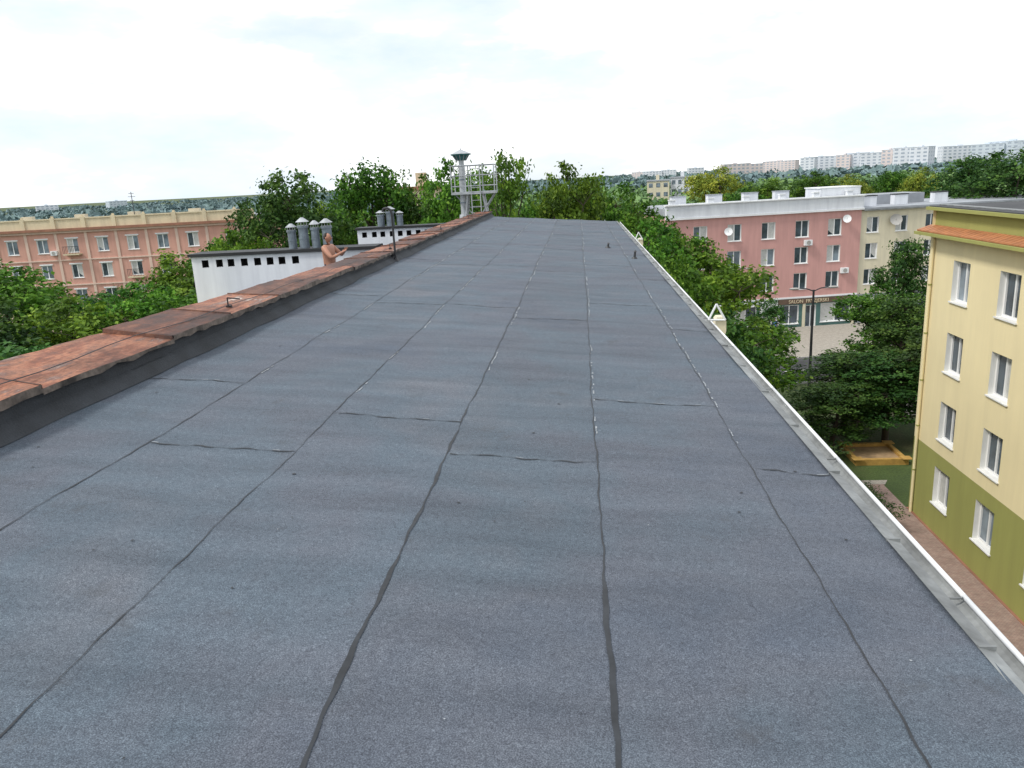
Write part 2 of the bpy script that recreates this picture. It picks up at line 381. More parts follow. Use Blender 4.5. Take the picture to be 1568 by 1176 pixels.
# eave
e=MB(); zb=-1.85-.085*1.62
y=Y0
while y<Y1:
    y2=min(y+1.0,Y1); dz=random.uniform(-.002,.003)
    e.quad([(1.60,y,zb+.014+dz),(1.60,y2+.01,zb+.014+dz),(1.675,y2+.01,zb-.008+dz),(1.675,y,zb-.008+dz)],'zinc')
    e.quad([(1.675,y,zb-.008+dz),(1.675,y2+.01,zb-.008+dz),(1.68,y2+.01,zb-.06),(1.68,y,zb-.06)],'zinc')
    e.box(1.605,1.675,y2-.012,y2,zb-.005,zb+.015,'zinc')
    y=y2
e.obj('eave_flashing',own)
gt=MB(); N=8
y=Y0
while y<Y1+.2:
    y2=min(y+1.9,Y1+.3)
    for i in range(N):
        t0=math.pi*i/N;t1=math.pi*(i+1)/N; R=.05; cx=1.735; cz=zb-.05
        P=lambda t,yy:(cx-R*math.cos(t),yy,cz-R*math.sin(t))
        gt.quad([P(t0,y),P(t1,y),P(t1,y2),P(t0,y2)],'gutter')
    gt.cyl((1.785,y,cz),(1.785,y2-.002,cz),.013,.013,'white',8)
    gt.box(1.69,1.78,y2-.02,y2-.012,cz-.004,cz+.004,'zinc')
    y=y2
gt.obj('eave_gutter',own,True)
for (yy,s) in ((10.55,.85),(24.5,.85)):
    h=MB()
    pr=[(0,.0),(.0,.16),(.05,.2),(.22,.2),(.27,.14),(.27,-.02),(.2,-.18),(.08,-.18)]
    pr=[(a*s,b_*s) for a,b_ in pr]; xo_=1.8
    for a in range(len(pr)):
        q0,q1=pr[a],pr[(a+1)%len(pr)]
        h.quad([(xo_+q0[0]*.6,yy,zb+q0[1]-.12),(xo_+q1[0]*.6,yy,zb+q1[1]-.12),(xo_+q1[0]*.6,yy+.22,zb+q1[1]-.12),(xo_+q0[0]*.6,yy+.22,zb+q0[1]-.12)],'beige')
    for z in (0,.22): h.quad([(xo_+q[0]*.6,yy+z,zb+q[1]-.12) for q in pr],'beige')
    h.tube([(1.70,yy-.02,zb+.03),(1.8,yy-.02,zb+.24),(1.92,yy-.02,zb+.02),(1.70,yy-.02,zb+.03)],.014,'white',6)
    h.cyl((1.87,yy+.11,zb-.28),(1.87,yy+.11,-15),.05,.05,'gutter',10)
    h.obj('rain_hopper',own)
b=MB()
FR=((1.5,Y1),(0,-1),(1,0))
nbw=MB(); wins=[(u,u+1.3,z,z+1.5) for z in (-5.3,-8.1,-10.9,-13.7) for u in np.arange(2,38,3.4)]
facade(b,nbw,FR,Y1-Y0,-15.2,-2.03,wins,[(-11.6,'olive'),(0,'yellow')])
b.quad([(1.5,Y1,-15.2),(-4.5,Y1,-15.2),(-4.5,Y1,-1.7),(1.5,Y1,-2.05)],'yellow')
b.quad([(1.5,Y0,-15.2),(-4.5,Y0,-15.2),(-4.5,Y0,-1.7),(1.5,Y0,-2.05)],'yellow')
XW=-10.2
b.quad([(XW,Y0,-15.2),(XW,Y1+2,-15.2),(XW,Y1+2,-3.02),(XW,Y0,-3.02)],'yellow')
b.quad([(XW,Y1+2,-15.2),(-4.5,Y1+2,-15.2),(-4.5,Y1+2,-3.02),(XW,Y1+2,-3.02)],'yellow')
b.quad([(1.5,Y0,zb-.02),(1.68,Y0,zb-.06),(1.68,Y1,zb-.06),(1.5,Y1,zb-.02)],'white')
b.obj('walls',own); nbw.obj('windows',own)
lr=MB(); lr.box(XW-.05,-4.505,Y0,Y1+2,-3.15,-3.0,'mem'); lr.obj('lower_roof',own)

q=MB(); q.cyl((XL+.06,16.1,rz(XL+.06,16.1)),(XL+.06,16.1,-.55),.024,.022,'dark',8)
q.tube([(XL+.06,16.1,-.55),(XL+.04,16.1,-.47),(XL-.02,16.1,-.43),(XL-.1,16.1,-.44),(XL-.13,16.1,-.5)],.024,'dark',8)
q.cyl((XL+.06,16.1,rz(XL+.06,16.1)),(XL+.06,16.1,rz(XL,16.1)+.06),.07,.04,'dark',10)
q.box(XL-.03,XL+.08,16.06,16.14,-1.42,-1.38,'dark')
q.obj('vent_gooseneck_pipe',None)
for (x,y,h) in ((1.28,18.8,.16),(.75,21.5,.1)):
    q=MB(); z=rz(x,y); q.cyl((x,y,z),(x+.02,y,z+h),.03,.025,'dark',8); q.cyl((x,y,z),(x,y,z+.04),.08,.05,'dark',10)
    q.cyl((x+.02,y,z+h),(x+.02,y,z+h+.04),.045,.01,'dark',8); q.obj('roof_vent_stub')

# ------------------------------------------------------------ flue blocks
def flue_block(x0,x1,yf,yb,ztop,nh,hx0,hx1,pipes):
    P=empty('chimney_block',((x0+x1)/2,(yf+yb)/2,-3))
    wb=MB(); nb=MB(); F=((x0,yf),(1,.02),(.02,-1))
    W=x1-x0; wins=[]
    for i in range(nh):
        u=hx0+(hx1-hx0)*i/max(1,nh-1)+random.uniform(-.03,.03); wins.append((u,u+.2,ztop-.36,ztop-.14))
    us=sorted(set([0,W]+[w[0] for w in wins]+[w[1] for w in wins])); zs=[-15,ztop-.36,ztop-.14,ztop-.04]
    for a,bb in zip(us[:-1],us[1:]):
        for cz,dz in zip(zs[:-1],zs[1:]):
            if any(w[0]<(a+bb)/2<w[1] and w[2]<(cz+dz)/2<w[3] for w in wins): continue
            wb.quad([FP(F,a,0,cz),FP(F,bb,0,cz),FP(F,bb,0,dz),FP(F,a,0,dz)],'whitecap')
    for (a,bb,cz,dz) in wins:
        D=-.25
        wb.quad([FP(F,a,0,cz),FP(F,a,D,cz),FP(F,a,D,dz),FP(F,a,0,dz)],'hole'); wb.quad([FP(F,bb,0,cz),FP(F,bb,D,cz),FP(F,bb,D,dz),FP(F,bb,0,dz)],'hole')
        wb.quad([FP(F,a,0,cz),FP(F,bb,0,cz),FP(F,bb,D,cz),FP(F,a,D,cz)],'whitecap'); wb.quad([FP(F,a,0,dz),FP(F,bb,0,dz),FP(F,bb,D,dz),FP(F,a,D,dz)],'hole')
        wb.quad([FP(F,a,D,cz),FP(F,bb,D,cz),FP(F,bb,D,dz),FP(F,a,D,dz)],'hole')
    dp=yb-yf
    for u in (0,W): wb.quad([FP(F,u,0,-15),FP(F,u,-dp,-15),FP(F,u,-dp,ztop-.04),FP(F,u,0,ztop-.04)],'whitecap')
    wb.quad([FP(F,0,-dp,-15),FP(F,W,-dp,-15),FP(F,W,-dp,ztop-.04),FP(F,0,-dp,ztop-.04)],'whitecap')
    wb.obj('block_walls',P)
    nb.fbox(F,-.07,W+.07,-dp-.07,.07,ztop-.04,ztop+.05,'black'); nb.obj('tar_cap',P)
    for (u,r,h) in pipes:
        v=MB(); c=FP(F,u,-dp*.5,0); z=ztop+.05
        v.cyl((c[0],c[1],z),(c[0],c[1],z+h*.72),r,r,'galvd',16)
        v.cyl((c[0],c[1],z+h*.3),(c[0],c[1],z+h*.34),r*1.07,r*1.07,'galvd',16)
        v.cyl((c[0],c[1],z+h*.66),(c[0],c[1],z+h*.74),r*1.2,r*1.2,'galvd',16)
        for t in range(4): v.cyl((c[0]+r*.9*math.cos(t*1.57),c[1]+r*.9*math.sin(t*1.57),z+h*.7),(c[0]+r*.9*math.cos(t*1.57),c[1]+r*.9*math.sin(t*1.57),z+h*.88),.012,.012,'galv',5)
        v.cyl((c[0],c[1],z+h*.86),(c[0],c[1],z+h),r*1.4,r*.3,'galv',16)
        v.obj('vent_pipe',P,False)
flue_block(-11.35,-5.9,22.1,22.9,-1.68,8,.32,3.0,[(2.95,.12,.72),(3.3,.14,.88),(3.65,.12,.78),(4.0,.14,.82)])
flue_block(-9.2,-5.5,32.2,33.0,-1.66,9,.22,3.2,[(.95,.15,.65),(1.35,.17,.8),(1.75,.13,.6)])

# ------------------------------------------------------------ roof platform with chimney cowl
T=empty('chimney_service_platform',(-4.6,35.2,-1.6)); t=MB()
bx,by=-4.65,35.6
zt=-.42
t.box(bx-.95,bx+1.0,by-.55,by+.55,zt-.1,zt,'galv')
for sx in(-.93,-.3,.35,.98):
    for sy in(-.52,.52):
        t.box(bx+sx-.022,bx+sx+.022,by+sy-.022,by+sy+.022,zt+.002,zt+1.15,'galv')
for z in(.25,.7,1.13):
    for sy in(-.52,.52): t.cyl((bx-.95,by+sy,zt+z),(bx+1.,by+sy,zt+z),.022,.022,'galv',6)
    for sx in(-.93,.98): t.cyl((bx+sx,by-.52,zt+z),(bx+sx,by+.52,zt+z),.022,.022,'galv',6)
for k in(-1,1):
    t.cyl((bx-.42,by+.3*k,-1.75),(bx-.25,by+.3*k,zt-.07),.045,.045,'galv',8)
    t.cyl((bx+.62,by+.3*k,-1.75),(bx+.4,by+.3*k,zt-.07),.045,.045,'galv',8)
    t.cyl((bx+.1,by+.3*k,-1.75),(bx+.95,by+.3*k,zt-.09),.03,.03,'galv',8)
    t.cyl((bx+.1,by+.3*k,-1.75),(bx-.9,by+.3*k,zt-.09),.03,.03,'galv',8) if k>0 else None
t.cyl((bx-.4,by,-1.1),(bx+.5,by,-1.1),.03,.03,'galv',8)
for sx in (-.05,.35): t.cyl((bx+sx,by-.62,-1.75),(bx+sx,by-.57,zt+1.1),.022,.022,'galv',6)
for i in range(9): t.cyl((bx-.05,by-.61,-1.6+i*.27),(bx+.35,by-.61,-1.6+i*.27),.013,.013,'galv',6)
t.obj('platform_frame',T)
v=MB(); px=bx-.5
v.cyl((px,by,-1.9),(px,by,.75),.15,.15,'galv',20); v.cyl((px,by,-1.9),(px,by,-1.4),.28,.22,'galv',16)
for z in(-.9,.1,.7): v.cyl((px,by,z),(px,by,z+.05),.17,.17,'galvd',20)
v.cyl((px,by,.75),(px,by,.95),.12,.12,'galv',16)
v.obj('flue_pipe',T,False)
v=MB(); v.cyl((px,by,.95),(px,by,1.17),.2,.36,'teal',20); v.cyl((px,by,1.17),(px,by,1.22),.44,.46,'teal',24)
for i in range(12):
    a=i*math.pi/6; v.cyl((px+.22*math.cos(a),by+.22*math.sin(a),.93),(px+.38*math.cos(a),by+.38*math.sin(a),1.18),.015,.015,'galv',5)
v.cyl((px,by,1.22),(px,by,1.4),.46,.06,'galv',24); v.cyl((px,by,1.4),(px,by,1.47),.03,.02,'galv',8)
v.obj('chimney_cowl',T,False)

# ------------------------------------------------------------ yellow building (right)
YB=empty('yellow_apartment_building',(18,18,-15))
wb=MB();nb=MB(); F=((14.2,33.3),(0,-1),(-1,0)); Wd=36.
cy=[33.3-30.5+3.4*i for i in range(9)]
wins=[(u-.65,u+.65,z-.78,z+.78) for u in cy for z in(-4.6,-7.4,-10.2,-12.95)]
facade(wb,nb,F,Wd,-15.2,-2.85,wins,[(-11.6,'olive'),(0,'yellow')],depth=.22)
wb.quad([(14.2,33.3,-15.2),(26,33.3,-15.2),(26,33.3,-2.0),(14.2,33.3,-2.0)],'yellow')
wb.quad([(14.2,-2.7,-15.2),(26,-2.7,-15.2),(26,-2.7,-2.0),(14.2,-2.7,-2.0)],'yellow')
wb.fbox(F,-.0,Wd,-11.8,-.12,-2.85,-1.98,'olive')
wb.obj('walls',YB); nb.obj('windows',YB)
nb=MB()
nb.fbox(F,-.35,Wd,-.1,.42,-2.95,-2.83,'tile')
u=-.35
while u<Wd:
    nb.hexa([FP(F,u,.44,-2.84),FP(F,u+.3,.44,-2.84),FP(F,u+.3,-.11,-2.66),FP(F,u,-.11,-2.66),FP(F,u,.44,-2.8),FP(F,u+.3,.44,-2.79),FP(F,u+.3,-.11,-2.61),FP(F,u,-.11,-2.62)],'tile'); u+=.305
nb.fbox(F,-.35,Wd,.44,.55,-2.97,-2.86,'olive')
nb.fbox(F,-.25,Wd,-12,.06,-1.96,-1.86,'asphalt'); nb.fbox(F,-.3,Wd,.065,.17,-2.02,-1.9,'olive')
nb.fbox(F,-.2,Wd,-.6,-.3,-1.855,-1.82,'zinc')
nb.obj('eave_and_roof',YB)
nb=MB()
c0=FP(F,.45,.09,0)
nb.cyl((c0[0],c0[1],-15),(c0[0],c0[1],-3.0),.06,.06,'yellow',10)
nb.tube([(c0[0],c0[1],-3.0),(c0[0]-.3,c0[1],-2.9)],.06,'yellow',8)
for z in(-13,-11,-9,-7,-5): nb.cyl((c0[0],c0[1],z),(c0[0],c0[1],z+.06),.075,.075,'olive',10)
c0=FP(F,12.6,.09,0); nb.cyl((c0[0],c0[1],-14.4),(c0[0],c0[1],-3.0),.06,.06,'kerb',10)
nb.tube([(c0[0],c0[1],-14.4),(c0[0]-.35,c0[1]+.1,-14.75)],.06,'kerb',8)
nb.obj('downpipes',YB)
nb=MB()
for (x,y,h) in((15.8,24.5,.35),(17.5,27.5,.5),(16.5,17,.4)):
    nb.cyl((x,y,-1.9),(x,y,-1.86+h),.07,.07,'galv',10); nb.cyl((x,y,-1.86+h),(x,y,-1.8+h+.05),.14,.03,'galv',10)
nb.box(20,22,20,21,-1.86,-1.1,'whitecap'); nb.box(19.9,22.1,19.9,21.1,-1.1,-1.02,'black')
nb.obj('roof_vents',YB)

# ------------------------------------------------------------ pink building
GZ=-16.8
PB=empty('pink_apartment_building',(19,88,GZ)); wb=MB();nb=MB()
ln=math.hypot(20.2,3.7); ux=(20.2/ln,3.7/ln); nn=(ux[1],-ux[0]); F=((8.9,81.2),ux,nn); Wd=20.54
cu=[3.4,7.0,10.6,14.2,17.7]
wins=[(u-.72,u+.72,z-.85,z+.85) for u in cu for z in(-6.4,-9.1,-11.8)]
shop=[(.8,3.2,GZ+.5,GZ+2.6),(4,6.4,GZ+.5,GZ+2.6),(7.2,9.6,GZ+.5,GZ+2.6),(10.4,11.5,GZ+.05,GZ+2.4),(12.2,14.2,GZ+.5,GZ+2.5),(15,16.1,GZ+.05,GZ+2.4),(16.6,19.9,GZ+.5,GZ+2.5)]
facade(wb,nb,F,Wd,GZ-.3,-4.6,wins+shop,[(-13.55,'shopg'),(0,'pink')])
wb.quad([FP(F,0,0,GZ),FP(F,0,-12,GZ),FP(F,0,-12,-4.6),FP(F,0,0,-4.6)],'pink')
wb.quad([FP(F,Wd,0,-5),FP(F,Wd,-12,-5),FP(F,Wd,-12,-4.6),FP(F,Wd,0,-4.6)],'pink')
wb.obj('walls',PB); nb.obj('windows',PB)
nb=MB()
nb.fbox(F,-.15,Wd+.1,-.4,.18,-4.6,-3.4,'whitecap'); nb.fbox(F,-.3,Wd+.2,-.42,.34,-3.42+.03,-3.27,'white')
nb.fbox(F,-.25,Wd+.15,-.1,.28,-4.78,-4.61,'white')
nb.fbox(F,0,Wd,.0,.06,-13.6,-13.42,'white')
nb.fbox(F,0,Wd,-12,-.45,-4.4,-3.7,'ghostroof')
for u in(.2,4.2,7.9,11.7,15.3,18.9): nb.fbox(F,u,u+.6,-.5,-.05,-3.265,-2.85,'whitecap'); nb.fbox(F,u-.05,u+.65,-.55,.0,-2.848,-2.78,'white')
nb.fbox(F,16.3,Wd+.05,-4,-.6,-3.69,-2.5,'whitecap'); nb.fbox(F,16.2,Wd+.15,-4.1,-.58,-2.498,-2.4,'white')
for u in(2.,6.,10.,13.5): nb.fbox(F,u,u+1.6,-6,-5.3,-3.69,-2.7,'whitecap'); nb.fbox(F,u-.05,u+1.65,-6.05,-5.25,-2.698,-2.62,'ghostroof')
nb.obj('roof_parapet',PB)
nb=MB()
nb.fbox(F,11.9,20.2,.0,.12,GZ+2.62,GZ+3.15,'shopb'); nb.fbox(F,11.9,12.1,.0,.1,GZ,GZ+2.6,'white')
nb.fbox(F,9.9,11.8,.05,.2,GZ+.4,GZ+3.1,'white')
nb.fbox(F,.6,9.7,.0,.25,GZ+2.65,GZ+3.05,'white')
nb.fbox(F,14.6,14.9,0,.08,GZ,GZ+2.6,'beige'); nb.fbox(F,20.0,20.4,0,.08,GZ,GZ+3,'beige')
nb.obj('shopfront',PB)
tx=bpy.data.curves.new('sign_text','FONT'); tx.body='SALON  FRYZJERSKI'; tx.size=.5; tx.extrude=.02
to=bpy.data.objects.new('sign_lettering',tx); S.collection.objects.link(to); tx.materials.append(M['cream'])
pp=FP(F,13.0,.13,GZ+2.72); to.location=pp; to.rotation_euler=(math.pi/2,0,math.atan2(ux[1],ux[0])); setpar(to,PB)
def dish(F,u,z,par,k='white',rr_=.42):
    v=MB(); c=Vector(FP(F,u,.45,z)); ax=Vector((F[2][0]-.35,F[2][1],.35)).normalized(); a=ax.orthogonal().normalized(); b_=ax.cross(a)
    rings=[]
    for i in range(5):
        rr2=rr_*i/4; rings.append([c+a*rr2*math.cos(t*.5236)+b_*rr2*math.sin(t*.5236)+ax*(.35*rr2*rr2/rr_-.12) for t in range(12)])
    for i in range(4):
        for t in range(12): v.quad([rings[i][t],rings[i][(t+1)%12],rings[i+1][(t+1)%12],rings[i+1][t]],k)
    v.cyl(c-ax*.12,FP(F,u,-.02,z-.1),.03,.03,'dark',6); v.cyl(c-ax*.1-b_*.0,c+ax*.35,.015,.015,'dark',5)
    v.obj('satellite_dish',par)
dish(F,6.2,-6.2,PB); dish(F,18.75,-5.6,PB)
def ac(F,u,z,par):
    v=MB(); v.fbox(F,u,u+.8,.05,.38,z,z+.55,'white'); 
    c=Vector(FP(F,u+.4,.385,z+.28)); v.cyl(c,c+Vector((F[2][0],F[2][1],0))*.015,.22,.22,'kerb',14); v.fbox(F,u+.1,u+.15,0,.38,z-.05,z-.002,'dark'); v.fbox(F,u+.65,u+.7,0,.38,z-.05,z-.002,'dark')
    v.obj('air_conditioner',par)
ac(F,14.4,-8.1,PB); ac(F,18.5,-11.2,PB)
BB=empty('beige_apartment_building',(38,92,GZ)); wb=MB();nb=MB()
F2=(FP(F,Wd+.02,-.15,0)[:2],ux,nn); W2=24.
wins=[(u-.65,u+.65,z-.8,z+.8) for u in(1.35,4.5,7.8,11,14.2,17.4,20.6) for z in(-6.4,-9.1,-11.8,-14.7)]
facade(wb,nb,F2,W2,GZ-.3,-4.9,wins,[(-13.6,'ghostroof'),(0,'beige')])
wb.quad([FP(F2,W2,0,GZ),FP(F2,W2,-12,GZ),FP(F2,W2,-12,-4.9),FP(F2,W2,0,-4.9)],'beige')
nb.fbox(F2,0.15,W2+.2,-12,.25,-4.9,-4.65,'ghostroof')
nb.fbox(F2,.15,W2+.2,.26,.36,-4.95,-4.8,'zinc')
for u in(1.5,5,9.5): nb.fbox(F2,u,u+1.5,-3.2,-2.4,-4.64,-3.6,'whitecap'); nb.fbox(F2,u-.05,u+1.55,-3.25,-2.35,-3.598,-3.5,'black')
nb.fbox(F2,3,10,-9,-5,-4.64,-3.6,'ghostroof')
wb.obj('walls',BB); nb.obj('windows_and_roof',BB); dish(F2,3.6,-6.0,BB,'kerb',.6); ac(F2,5.4,-9.5,BB)

pv=MB(); pv.fbox(F,-70,90,.02,13,GZ-.3,GZ+.13,'pave'); pv.obj('pavement')
rd=MB(); rd.fbox(F,-90,110,13.15,21,GZ-.3,GZ+.01,'asphalt')
u=-80
while u<100: rd.fbox(F,u,u+2,17,17.14,GZ+.0105,GZ+.015,'line'); u+=5
rd.obj('road')
kb=MB(); kb.fbox(F,-90,110,13.0,13.15,GZ-.3,GZ+.14,'kerb'); kb.fbox(F,-90,110,21,21.15,GZ-.3,GZ+.14,'kerb'); kb.obj('kerb')
pt=MB(); pt.box(12.75,14.1,-5,36,-15.1,-14.95,'path'); pt.obj('path')
kb=MB(); kb.box(12.66,12.748,-5,36,-15.1,-14.92,'kerb'); kb.box(14.102,14.197,-5,33.3,-15.1,-14.93,'terr'); kb.obj('path_kerb')
pt=MB(); pt.hexa([(12.7,36,-15.1),(14.2,36,-15.1),(26,58,-17),(24.6,58.5,-17),(12.7,36,-14.95),(14.2,36,-14.95),(26,58,-16.7),(24.6,58.5,-16.7)],'pave'); pt.obj('footpath')

sx,sy=15.0,39.9; SBx=empty('sandbox',(sx,sy,-15)); v=MB()
v.box(sx-1.1,sx+1.1,sy-1.1,sy+1.1,-14.99,-14.85,'sand')
for a in(-1,1):
    v.box(sx-1.3,sx+1.3,sy+a*1.2-.1,sy+a*1.2+.1,-15,-14.68,'wood'); v.box(sx+a*1.2-.1,sx+a*1.2+.1,sy-1.095,sy+1.095,-15,-14.7,'wood')
    for b_ in(-1,1): v.hexa([(sx+a*1.2-.25,sy+b_*1.2-.25,-14.675),(sx+a*1.2+.25,sy+b_*1.2-.25,-14.675),(sx+a*1.2+.25,sy+b_*1.2+.25,-14.675),(sx+a*1.2-.25,sy+b_*1.2+.25,-14.675),(sx+a*1.2-.25,sy+b_*1.2-.25,-14.64),(sx+a*1.2+.25,sy+b_*1.2-.25,-14.64),(sx+a*1.2+.25,sy+b_*1.2+.25,-14.64),(sx+a*1.2-.25,sy+b_*1.2+.25,-14.64)],'wood')
v.obj('sandbox_frame',SBx)

def lamp(x,y,h,az):
    z=gz(x,y); v=MB(); v.cyl((x,y,z-.1),(x,y,z+1.2),.16,.14,'dark',12); v.cyl((x,y,z+1.2),(x,y,z+h),.11,.07,'dark',12)
    for s in (1,-1):
        dx,dy=math.cos(az)*s,math.sin(az)*s
        v.tube([(x,y,z+h-.1),(x+dx*.5,y+dy*.5,z+h+.1),(x+dx*1.1,y+dy*1.1,z+h+.15)],.04,'dark',8)
        c=Vector((x+dx*1.35,y+dy*1.35,z+h+.13)); v.ell(c,(.38,.16,.09),'kerb',12,6)
    v.obj('street_lamp')
lamp(16.2,55.8,8.3,.1); lamp(13.2,69,8.2,.1)

# ------------------------------------------------------------ left long building
LB=empty('salmon_tenement_building',(-75,98,GZ)); wb=MB();nb=MB()
ux3=(.9954,.0961); n3=(.0961,-.9954); F3=((-110.4,89.9),ux3,n3); W3=70.
cols=[62.1-3.8*i for i in range(17)]
wins=[(u-.7,u+.7,z-.85,z+.85) for u in cols for z in(-5.2,-8.4,-11.6,-14.7) if u>1]+[(66.3,67.6,z-.85,z+.85) for z in(-5.2,-8.4,-11.6)]
facade(wb,nb,F3,W3,GZ-.5,-3.0,wins,[(-13,'creamp'),(0,'salmon')])
for u in(0,W3): wb.quad([FP(F3,u,0,GZ),FP(F3,u,-13,GZ),FP(F3,u,-13,-3),FP(F3,u,0,-3)],'salmon')
wb.obj('walls',LB); nb.obj('windows',LB)
nb=MB()
nb.fbox(F3,-.3,W3+.3,-.3,.55,-3.35,-3.05,'terr'); nb.fbox(F3,-.2,W3+.2,-.3,.3,-3.6,-3.36,'creamp')
nb.fbox(F3,-.1,W3+.1,-.35,.05,-3.04,-1.95,'cream'); nb.fbox(F3,-.2,W3+.2,-.42,.15,-1.948,-1.8,'cream')
for u in cols+[65.9]:
    nb.fbox(F3,u+1.62,u+2.15,.052,.2,-3.04,-1.7,'cream'); nb.fbox(F3,u+1.7,u+2.05,.0,.08,-13,-3.61,'creamp') if u>0 else None
    nb.fbox(F3,u+1.75,u+2.02,-.05,.1,-1.698,-1.5,'cream')
for z in(-7.05,-10.2,-13.1): nb.fbox(F3,0,W3,.0,.12,z,z+.16,'creamp')
for u in cols: 
    for z in(-5.2,-8.4,-11.6): nb.fbox(F3,u-.85,u+.85,.0,.07,z+.87,z+1.02,'white')
nb.fbox(F3,0,W3,-13,-.4,-3.0,-2.6,'ghostroof')
ped=[(23.5,-1.8),(25.5,-.9),(27.5,-.35),(29.5,-.35),(31.5,-.9),(33.5,-1.8)]
nb.quad([FP(F3,u,.06,z) for u,z in ped],'cream'); nb.quad([FP(F3,u,-.5,z) for u,z in ped],'cream')
for a,b_ in zip(ped[:-1],ped[1:]): nb.quad([FP(F3,a[0],.12,a[1]),FP(F3,b_[0],.12,b_[1]),FP(F3,b_[0],-.55,b_[1]),FP(F3,a[0],-.55,a[1])],'terr')
cc0=Vector(FP(F3,28.5,.05,-1.2)); nb.cyl(cc0,cc0+Vector((n3[0],n3[1],0))*.05,.45,.45,'glass',16)
for u in(38,45,52,60): nb.fbox(F3,u,u+1.4,-6,-5.2,-2.6,-1.5,'cream')
nb.obj('cornice_and_parapet',LB)
for u,z in((cols[4],-6.2),(cols[7],-9.4),(cols[2],-9.4)):
    v=MB(); v.fbox(F3,u-1,u+1,.0,.8,z-.15,z,'cream')
    for i in range(11): a=u-.97+i*.19; v.fbox(F3,a,a+.03,.74,.78,z+.002,z+.9,'dark')
    v.fbox(F3,u-1,u+1,.73,.79,z+.9,z+.95,'dark'); v.obj('balcony',LB)
ac(F3,cols[5]+1,-6.3,LB); ac(F3,cols[6]-1.6,-9.2,LB)
v=MB(); x,y,_=FP(F3,53,-5,0); v.cyl((x,y,-2.6),(x,y,1.0),.06,.04,'dark',6)
for z,w in((.8,.35),(.4,.5),(-.1,.3)): v.cyl((x-w,y,z),(x+w,y,z),.03,.03,'dark',5)
v.obj('antenna_mast')

def simple_block(name,az,dist,w,dep,ztop,zbot,k,rows,colsn,rot=0.,roof='ghostroof',gl='glass2'):
    a=math.radians(az); cx,cy=dist*math.sin(a),dist*math.cos(a)
    t=-a+rot; ux_=(math.cos(t),math.sin(t)); n_=(ux_[1],-ux_[0]); o=(cx-ux_[0]*w/2,cy-ux_[1]*w/2); Fb=(o,ux_,n_)
    P=empty(name,(cx,cy,zbot)); v=MB(); v.fbox(Fb,0,w,-dep,0,zbot,ztop,k); v.obj('walls',P)
    v=MB(); v.fbox(Fb,-.2,w+.2,-dep-.2,.2,ztop+.01,ztop+.4,roof)
    v.fbox(Fb,w*.4,w*.55,-dep*.6,-dep*.3,ztop+.41,ztop+2.0,k); v.obj('roof',P)
    v=MB(); H=(ztop-zbot)/rows
    for i in range(rows):
        for j in range(colsn):
            c_=w*(j+.5)/colsn; z=zbot+H*(i+.35); ww=w/colsn*.27
            v.fbox(Fb,c_-ww,c_+ww,.0,.05,z,z+H*.45,gl) 
    for Fside,L in ((((o[0]+ux_[0]*w,o[1]+ux_[1]*w),(-n_[0],-n_[1]),ux_),dep),((o,(-n_[0],-n_[1]),(-ux_[0],-ux_[1])),dep)):
        for i in range(rows):
            for j in range(max(1,int(L/4))):
                c_=L*(j+.5)/max(1,int(L/4)); z=zbot+H*(i+.35); v.fbox(Fside,c_-.6,c_+.6,0,.05,z,z+H*.45,gl)
    v.obj('windows',P)
simple_block('cream_house',-11,95,9,9,-.6,GZ,'cream',5,5,roof='terr')
simple_block('beige_tower_block',5.6,260,7,12,-2.8,-17,'beige',5,3)
simple_block('white_tower_block',7.3,270,8,12,-2.2,-17,'whitecap',5,4)

